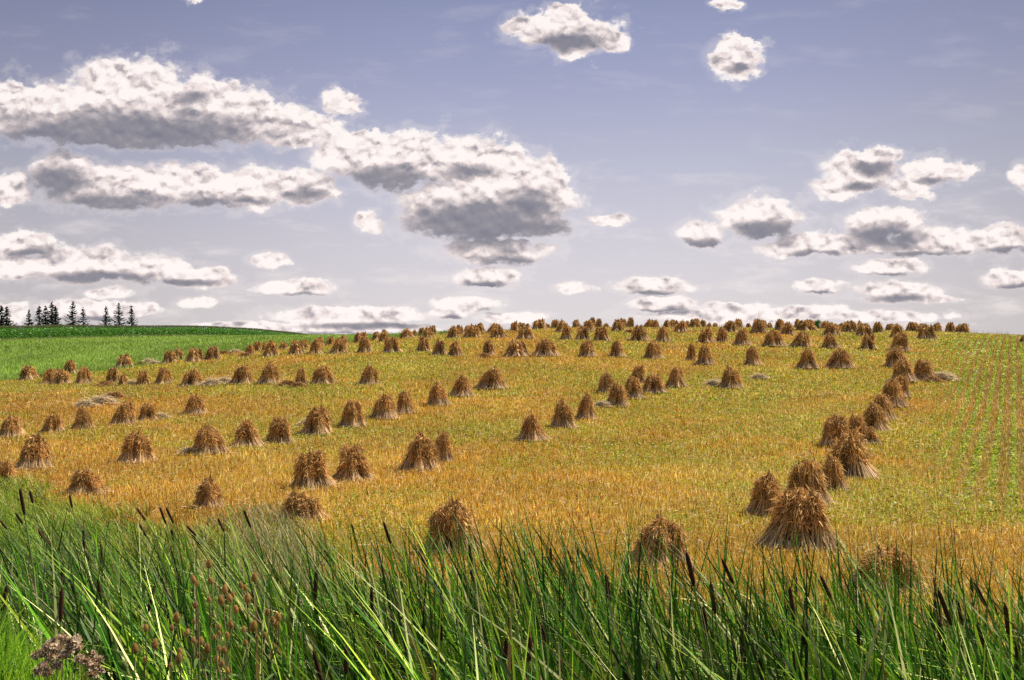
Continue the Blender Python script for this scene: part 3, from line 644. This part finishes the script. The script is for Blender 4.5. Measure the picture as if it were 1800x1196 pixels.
# ------------------------------------------------------------------ corn
G=Geo()
rows=7; pts=[]
t=np.arange(0,300,.24)
d=np.array([.196,.98]); nrm=np.array([-.98,.196])
for r0 in range(rows):
    P0=np.array([-112.,120.])+nrm*r0*.8; q=P0[None]+d[None]*t[:,None]+rng.standard_normal((len(t),2))*.07; pts.append(q)
pts=np.concatenate(pts); X=pts[:,0];Y=pts[:,1]; Z=height(X,Y); n=len(X)
Hc=(2.45+.25*rng.random(n)+.3*(fbm(X*.08,Y*.08,2)-.5))
s2=np.linspace(0,1,2)[None,:]
G.ribbons(np.stack([X[:,None]+0*s2,Y[:,None]+0*s2,Z[:,None]+Hc[:,None]*s2],-1),np.full((n,2),.04),np.tile([1.,0,0],(n,1)),pal([(.10,.2,.03)],[1],n))
for k in range(9):
    a=rng.random(n)*6.28; z0=Z+Hc*(.12+.085*k+.04*rng.random(n)); l=.45+.3*rng.random(n); sg=np.linspace(0,1,4)[None,:]
    P=np.stack([X[:,None]+np.cos(a)[:,None]*l[:,None]*sg,Y[:,None]+np.sin(a)[:,None]*l[:,None]*sg,z0[:,None]+l[:,None]*(1.1*sg-1.25*sg**2)],-1)
    sd=np.stack([-np.sin(a),np.cos(a),.5*rng.standard_normal(n)],-1)
    G.ribbons(P,np.array([.06,.10,.08,.02])[None,:]*np.ones((n,1)),sd,pal([(.06,.22,.02),(.12,.34,.03),(.22,.46,.05),(.55,.66,.3)],[4,4,3,1.],n))
a=rng.random(n)*6.28
for k in range(3):
    a=rng.random(n)*6.28; sg=np.linspace(0,1,2)[None,:]
    G.ribbons(np.stack([X[:,None]+np.cos(a)[:,None]*.12*sg,Y[:,None]+np.sin(a)[:,None]*.12*sg,(Z+Hc)[:,None]-.05+.32*sg],-1),np.full((n,2),.03),np.tile([1.,0,0],(n,1)),pal([(.34,.28,.12),(.25,.25,.1)],[1,1],n))
o=ob('corn_crop',G.mesh('corn_crop',M_CORN)); tag(o,'dense green corn crop with tan tassels bounding the meadow','corn',kind='stuff')
# pale weeds along the corn foot
G=Geo(); n=9000; tt=rng.random(n)*230; q=np.array([-111.,120.])[None]+d[None]*tt[:,None]-nrm[None]*(rng.random((n,1))*2.2)
blades(G,q[:,0],q[:,1],.3+.5*rng.random(n),np.full(n,.07),pal([(.45,.42,.2),(.25,.33,.08),(.5,.4,.22)],[2,3,1],n),lean=.8,segs=1)
o=ob('field_edge_weeds',G.mesh('edge_weeds',M_GRASS)); tag(o,'pale flowering weeds along the foot of the corn','weeds',kind='stuff')

# ------------------------------------------------------------------ spruces
def spruce(col,top,wpx,label,seed,D=430.,dens=1.):
    r=np.random.default_rng(seed); X=(col-CX)/F*D; z=float(height(X,D)); zt=-(top-EYE)*D/F; H=zt-z; R=wpx/2*D/F
    e=ob('spruce_tree',None,loc=(X,D,z))
    T=Geo(); T.tube([[0,0,-.5],[0,0,H*.5],[.15*r.normal(),0,H]],[.28,.17,.04],(.07,.05,.04),7); ob('trunk',T.mesh('spruce_trunk',M_BARK),e)
    G=Geo(); zz=1.0; k=0
    while zz<H-.3:
        f=1-zz/H; br=R*(f**.8)*(1.05 if k%2 else .8)*(.75+.5*r.random()); nb=r.integers(5,8)
        for j in range(nb):
            if r.random()>.88*dens: continue
            a=2*math.pi*(j+r.random())/nb; l=max(.35,br*(.65+.6*r.random())); sg=np.linspace(0,1,5)
            bz=zz+.25*r.normal()-l*.30*np.sin(sg*2.2)+.22*l*sg**3
            P=np.stack([np.cos(a)*l*sg,np.sin(a)*l*sg,bz],-1)
            c=np.array([.030,.045,.028])*r.uniform(.7,1.5)
            G.ribbons(P[None],np.array([[.2,.5,.6,.5,.15]])*min(1,.4+l/2.5),np.array([[-np.sin(a),np.cos(a),.25*r.normal()]]),c)
            m_=int(9+l*8); t_=r.random(m_); p0=np.stack([np.interp(t_,sg,P[:,i]) for i in range(3)],-1)
            dv=np.stack([np.cos(a)*.4+.5*r.standard_normal(m_),np.sin(a)*.4+.5*r.standard_normal(m_),-.55-.4*r.random(m_)],-1)*(.22+.32*r.random((m_,1)))
            G.ribbons(np.stack([p0,p0+dv],1),np.stack([np.full(m_,.26),np.full(m_,.12)],1),np.stack([np.cos(r.random(m_)*6.3),np.sin(r.random(m_)*6.3),np.zeros(m_)],-1),c*.9)
        zz+=.42+.22*r.random()+.25*f; k+=1
    ob('crown',G.mesh('spruce_crown',M_NEEDLE),e)
    tag(e,label,'spruce tree','spruces beyond the corn')
SPR=[(2,535,34,'tall dark spruce cut by the picture edge'),(12,538,34,'bushy dark spruce beside the one cut by the picture edge'),(51,544,20,'small slim spruce standing apart before the dense four'),(69,536,26,'first spruce of the dense four beyond the corn'),(80,536,26,'second spruce of the dense four beyond the corn'),(91,530,28,'tallest spruce of the dense four, third along'),(98,537,26,'last spruce of the dense four beyond the corn'),(128,527,30,'tallest thin-topped spruce, taller of the middle pair'),(146,541,26,'shorter spruce of the middle pair beyond the corn'),(186,538,26,'first spruce of the loose trio beyond the corn'),(209,532,30,'tallest middle spruce of the loose trio'),(231,536,26,'last spruce of the loose trio, nearest the skyline shocks')]
for i,(c,t_,w,lab) in enumerate(SPR): spruce(c,t_,w*1.4,lab,50+i,dens=1.0 if i<7 else .86)

# far broadleaf tree showing over the crest
D=330.; X=(1437-CX)/F*D; z=float(height(X,D)); zt=-(563-EYE)*D/F
e=ob('leafy_tree',None,loc=(X,D,z)); T=Geo(); H=zt-z
T.tube([[0,0,-.3],[.1,0,H*.4],[.3,.1,H*.7]],[.3,.22,.1],(.09,.07,.05),7)
for a in range(5): T.tube([[.1,0,H*.4],[1.2*math.cos(a*1.3),1.2*math.sin(a*1.3),H*.65]],[.12,.05],(.09,.07,.05),5)
ob('trunk',T.mesh('leafy_trunk',M_BARK),e); G=Geo(); r=np.random.default_rng(5)
cc=[]; 
for k in range(26): v=r.standard_normal(3); v/=np.linalg.norm(v); cc.append(np.array([v[0]*1.6,v[1]*1.6,H*.68+v[2]*H*.24]))
for c0 in cc:
    n=220; p=c0+r.standard_normal((n,3))*.38; d=r.standard_normal((n,3)); d/=np.linalg.norm(d,axis=1,keepdims=True); sd=np.cross(d,r.standard_normal((n,3))); sd/=np.linalg.norm(sd,axis=1,keepdims=True)
    G.ribbons(np.stack([p-d*.08,p+d*.08],1),np.full((n,2),.12),sd,np.array([.09,.20,.03])*(1+.3*r.standard_normal((n,1))))
ob('crown',G.mesh('leafy_crown',M_GRASS),e); tag(e,'small round green tree peeking over the crest between skyline shocks','tree')

# skyline weeds
G=Geo(); n=1500; uu=np.concatenate([-.118+.012*rng.standard_normal(260),(rng.random(1240)*.62-.12)]); Y=122+16*rng.random(n); X=uu*Y
blades(G,X,Y,.25+.55*rng.random(n),np.full(n,.035),pal([(.35,.27,.1),(.2,.25,.07)],[2,1],n),lean=.5,segs=2)
o=ob('crest_weeds',G.mesh('crest_weeds',M_GRASS)); tag(o,'wispy dry weeds standing up along the crest','weeds',kind='stuff')

# ------------------------------------------------------------------ sky
SHAPE=[(230,160,112,56),(95,198,135,46),(25,190,70,48),(345,188,115,52),(450,212,90,38),(545,222,70,26),(600,182,34,22),(250,225,200,33),(520,240,60,20),
(112,300,56,32),(205,328,130,36),(335,325,78,36),(440,330,90,34),(532,330,66,30),(15,335,45,28),
(615,270,72,36),(710,282,115,46),(835,288,100,44),(925,325,72,52),(860,365,148,56),(968,348,36,56),(765,368,60,44),(870,442,98,22),(650,390,26,20),(640,240,50,10),
(860,488,58,15),(40,432,62,24),(150,465,115,27),(275,475,85,21),(345,487,75,17),(25,468,50,20),(478,458,38,12),(515,505,76,14),(610,555,150,14),(600,577,190,9),(820,535,64,12),(785,551,30,9),(900,558,60,8),(1010,506,34,9),
(1148,503,66,13),(1165,535,60,12),(1300,556,170,11),(1430,550,80,11),(160,545,115,16),(15,550,42,17),(190,515,42,10),(250,545,36,11),(345,533,36,7),
(990,52,95,30),(1010,80,40,22),(925,48,46,16),(1066,70,42,17),(990,20,32,16),(1292,105,46,32),(1300,76,28,18),(1275,4,26,9),(335,-2,15,6),
(1515,300,66,34),(1540,278,42,18),(1475,328,50,20),(1645,300,60,20),(1600,332,44,18),(1340,382,78,34),(1235,410,44,21),
(1550,393,72,28),(1470,428,120,18),(1650,425,105,24),(1390,438,62,14),(1765,420,58,24),(1565,470,70,12),(1440,503,42,11),(1575,510,72,14),(1600,526,100,6),(1778,490,48,16),(1800,310,24,22),(1070,387,34,9),(1560,556,110,8),(1290,540,60,6),(420,575,120,8)]
SHADE_=[(225,222,215,34,1.0),(60,228,95,24,.8),(330,232,130,24,.7),(330,160,40,18,.45),(98,308,46,28,1.),(195,345,125,18,.75),(370,348,80,15,.6),(535,333,42,14,.6),(430,345,60,10,.5),
(680,304,86,22,.85),(855,382,128,36,1.05),(930,355,50,40,.7),(820,292,70,14,.5),(745,366,30,14,.6),(895,452,62,11,.75),(850,493,40,7,.75),
(55,438,44,12,.7),(175,478,100,11,.85),(320,490,80,6,.8),(535,511,48,5,.6),(640,565,120,6,.75),(560,580,120,5,.5),(862,540,22,5,.7),(796,552,16,5,.8),(1140,509,50,5,.7),(1150,541,52,5,.85),(1250,568,120,5,.5),(150,556,80,6,.7),
(1000,62,60,16,.85),(1302,112,26,14,.55),(1535,288,38,16,.7),(1512,320,44,9,.6),(1642,310,34,8,.6),(1345,395,56,20,.85),(1236,418,34,9,.85),(1560,406,58,19,1.),(1430,440,44,7,.85),(1600,440,90,6,.7),(1775,433,46,9,.85),(1568,477,52,5,.8),(1440,509,32,4,.7),(1582,518,58,7,.8),(1785,497,36,6,.85)]
SHADE=[(a,b+6+min(9,d*.3),c*1.12,d*1.18,e) for a,b,c,d,e in SHADE_]
W=bpy.data.worlds.new('World'); SC.world=W; W.use_nodes=True
nt=W.node_tree; N=nt.nodes; Lk=nt.links
for n_ in list(N): N.remove(n_)
def link(a,b): Lk.new(a,b)
def MA(op,a,b=None,c=None,clamp=False):
    n_=N.new('ShaderNodeMath'); n_.operation=op; n_.use_clamp=clamp
    for i,x in enumerate((a,b,c)):
        if x is None: continue
        if isinstance(x,(int,float)): n_.inputs[i].default_value=x
        else: link(x,n_.inputs[i])
    return n_.outputs[0]
def VM(op,a,b=None,c=None,scale=None):
    n_=N.new('ShaderNodeVectorMath'); n_.operation=op
    for i,x in enumerate((a,b,c)):
        if x is None: continue
        if isinstance(x,(tuple,list)): n_.inputs[i].default_value=x
        else: link(x,n_.inputs[i])
    if scale is not None:
        if isinstance(scale,(int,float)): n_.inputs['Scale'].default_value=scale
        else: link(scale,n_.inputs['Scale'])
    return n_.outputs['Value'] if op in('LENGTH','DOT_PRODUCT','DISTANCE') else n_.outputs[0]
def MR(x,a,b,c=0.,d=1.,smoothstep=True):
    n_=N.new('ShaderNodeMapRange'); n_.interpolation_type='SMOOTHSTEP' if smoothstep else 'LINEAR'
    link(x,n_.inputs['Value'])
    for k,v in zip(('From Min','From Max','To Min','To Max'),(a,b,c,d)): n_.inputs[k].default_value=v
    return n_.outputs[0]
def MIXC(f,a,b):
    n_=N.new('ShaderNodeMix'); n_.data_type='RGBA'
    for s_,x in ((n_.inputs[0],f),(n_.inputs[6],a),(n_.inputs[7],b)):
        if isinstance(x,(int,float)): s_.default_value=x
        elif isinstance(x,tuple): s_.default_value=(*x,1)
        else: link(x,s_)
    return n_.outputs[2]
tc=N.new('ShaderNodeTexCoord'); sep=N.new('ShaderNodeSeparateXYZ'); link(tc.outputs['Generated'],sep.inputs[0])
dy=MA('MAXIMUM',sep.outputs[1],.08)
pu=MA('MULTIPLY',MA('DIVIDE',sep.outputs[0],dy),17.5); pv=MA('MULTIPLY',MA('DIVIDE',sep.outputs[2],dy),17.5)   # 1 unit = 100 photo px
cb=N.new('ShaderNodeCombineXYZ'); link(pu,cb.inputs[0]); link(pv,cb.inputs[1]); Pq=cb.outputs[0]
def NOISE(vec,scale,detail,rough=.55,stretch=(1,1.5,1)):
    v=VM('MULTIPLY',vec,stretch); n_=N.new('ShaderNodeTexNoise'); n_.noise_dimensions='2D' if True else '3D'
    n_.inputs['Scale'].default_value=scale; n_.inputs['Detail'].default_value=detail; n_.inputs['Roughness'].default_value=rough
    link(v,n_.inputs['Vector']); return n_
amp=MR(pv,.4,4.8,.30,1.0,False)      # clouds lower in the sky are farther: finer detail
def VORO(vec,scale,detail,sm=.6,stretch=(1,1.35,1)):
    v=VM('MULTIPLY',vec,stretch); n_=N.new('ShaderNodeTexVoronoi'); n_.voronoi_dimensions='2D'; n_.feature='SMOOTH_F1'
    n_.inputs['Scale'].default_value=scale; n_.inputs['Detail'].default_value=detail; n_.inputs['Roughness'].default_value=.55; n_.inputs['Smoothness'].default_value=sm
    n_.inputs['Lacunarity'].default_value=2.3; link(v,n_.inputs['Vector']); return n_.outputs['Distance']
n1=NOISE(Pq,1.9,6,.60)
wv=VM('SUBTRACT',n1.outputs['Color'],(.5,.5,.5))
warpS=VM('MULTIPLY_ADD',VM('SCALE',wv,scale=amp),(.42,.26,0),Pq)
warp=VM('MULTIPLY_ADD',VM('SCALE',wv,scale=amp),(.60,.44,0),Pq)
n2=NOISE(Pq,13.0,4,.6,(1,1.2,1)); wv2=VM('SUBTRACT',n2.outputs['Color'],(.5,.5,.5))
warp=VM('MULTIPLY_ADD',VM('SCALE',wv2,scale=amp),(.07,.06,0),warp)
def field(vec,items):
    cur=None
    for it in items:
        cx,cy,rx,ry=it[:4]; cx=(cx-CX)/100; cy=(EYE-cy)/100; rx/=100; ry/=100
        v=VM('MULTIPLY_ADD',vec,(1/rx,1/ry,0),(-cx/rx,-cy/ry,0)); l=VM('LENGTH',v)
        if len(it)>4: l=MA('ADD',l,(1-it[4])*.9)
        cur=l if cur is None else MA('MINIMUM',cur,l)
    return cur
fs=field(warp,[(a,b,c*1.06+2,d*1.12+2) for a,b,c,d in SHAPE])
fd=field(warpS,SHADE)
front=MR(sep.outputs[1],.25,.45)
lum=MR(n1.outputs['Fac'],.3,.7,-.14,.14,False)
vs=VM('MULTIPLY_ADD',VM('SCALE',wv2,scale=1.),(.06,.06,0),warpS)
v0=VORO(vs,2.4,1.6,.9); v1=VORO(VM('ADD',vs,(.03,.09,0)),2.4,1.6,.9)
edge=MA('ADD',MA('ADD',fs,lum),MA('MULTIPLY',MA('SUBTRACT',v0,.40),.30))
alpha=MR(edge,1.16,.86)
wisp=MA('MULTIPLY',MR(MA('ADD',fs,MA('MULTIPLY',lum,2.6)),1.38,.90),.22)
nc=NOISE(Pq,.55,7,.62,(1,4.2,1)); veil=MA('MULTIPLY',MR(nc.outputs['Fac'],.50,.78),MR(pv,4.2,.6,.10,.55,False))
alpha=MA('MULTIPLY',MA('MAXIMUM',alpha,MA('MAXIMUM',wisp,veil)),front)
rel=MA('MULTIPLY',MA('SUBTRACT',v0,v1),1.15)
n3=NOISE(warpS,1.6,3,.5,(1,1.3,1)); rel=MA('ADD',rel,MA('MULTIPLY',MA('SUBTRACT',n3.outputs['Fac'],.47),.5))
shade=MR(MA('ADD',fd,MA('MULTIPLY',lum,.9)),1.70,.45)
shade=MA('MULTIPLY',shade,MR(edge,1.20,.92))
shade=MA('MULTIPLY',shade,.76)
rel=MA('MULTIPLY',rel,MA('SUBTRACT',1.0,MA('MULTIPLY',shade,1.05)),clamp=False)
tot=MA('ADD',MA('ADD',shade,.06),MA('MULTIPLY',rel,MR(edge,1.12,.7)),clamp=True)
ramp=N.new('ShaderNodeValToRGB'); link(tot,ramp.inputs[0]); cr=ramp.color_ramp
def s2l(c): return tuple(((x/255)/12.92 if x/255<=.04045 else ((x/255+.055)/1.055)**2.4) for x in c)
cr.elements[0].position=0; cr.elements[0].color=(*[v*1.02 for v in s2l((255,247,243))],1)
cr.elements[1].position=1; cr.elements[1].color=(*s2l((118,120,136)),1)
for ps,c in ((.22,(242,228,225)),(.5,(194,184,186)),(.78,(146,143,152))):
    e_=cr.elements.new(ps); e_.color=(*s2l(c),1)
# clear sky: nishita tinted toward the hazy violet of the day
SUN_EL,SUN_AZ=math.radians(54),math.radians(64)      # azimuth from +Y toward +X
sk=N.new('ShaderNodeTexSky'); sk.sky_type='NISHITA'; sk.sun_disc=False; sk.sun_elevation=SUN_EL; sk.sun_rotation=SUN_AZ; sk.air_density=1.2; sk.dust_density=2.5
el=MA('ARCSINE',sep.outputs[2])
g=N.new('ShaderNodeValToRGB'); link(MR(el,-.02,.42,0,1,False),g.inputs[0]); c2=g.color_ramp
c2.elements[0].position=0; c2.elements[0].color=(*s2l((230,222,226)),1)
c2.elements[1].position=1; c2.elements[1].color=(*s2l((108,116,156)),1)
for ps,c in ((.12,(226,219,222)),(.30,(212,206,216)),(.48,(188,187,206)),(.68,(158,160,192)),(.88,(130,136,172))):
    e_=c2.elements.new(ps); e_.color=(*s2l(c),1)
nis=VM('SCALE',sk.outputs[0],scale=.10)
clear=MIXC(MR(el,.42,.75,.85,.0),nis,g.outputs[0])
# vignette painted into the clear sky: brighter near view centre, darker toward the sides
az=MA('ABSOLUTE',MA('SUBTRACT',pu,.8)); clear=VM('SCALE',clear,scale=MR(az,1.5,11.,1.07,.80))
fin=MIXC(MA('MULTIPLY',alpha,.96),clear,ramp.outputs[0])
bg=N.new('ShaderNodeBackground'); link(fin,bg.inputs[0]); bg.inputs[1].default_value=1.0
wo=N.new('ShaderNodeOutputWorld'); link(bg.outputs[0],wo.inputs[0])
W.cycles.sampling_method='MANUAL'; W.cycles.sample_map_resolution=256

# ------------------------------------------------------------------ sun
sd=bpy.data.lights.new('sun','SUN'); sd.energy=5.0; sd.angle=math.radians(.6); sd.color=(1,.95,.86)
so=bpy.data.objects.new('sun',sd); COL.objects.link(so)
dirv=Vector((math.sin(SUN_AZ)*math.cos(SUN_EL),math.cos(SUN_AZ)*math.cos(SUN_EL),math.sin(SUN_EL)))
so.rotation_euler=dirv.to_track_quat('Z','Y').to_euler(); so.location=(0,0,60)

# ------------------------------------------------------------------ camera
cd=bpy.data.cameras.new('camera'); cd.sensor_width=36; cd.sensor_fit='HORIZONTAL'; cd.lens=36*F/1800; cd.shift_y=(EYE-598)/1800
cd.clip_end=3000; cd.clip_start=.1
co=bpy.data.objects.new('camera',cd); COL.objects.link(co); co.location=(0,0,0); co.rotation_euler=(math.pi/2,0,0); SC.camera=co
SC.view_settings.view_transform='Standard'; SC.view_settings.look='None'; SC.view_settings.exposure=0; SC.view_settings.gamma=1
SC.cycles.max_bounces=5; SC.cycles.diffuse_bounces=3; SC.cycles.glossy_bounces=2; SC.cycles.transmission_bounces=3; SC.cycles.transparent_max_bounces=4
SC.cycles.use_denoising=False
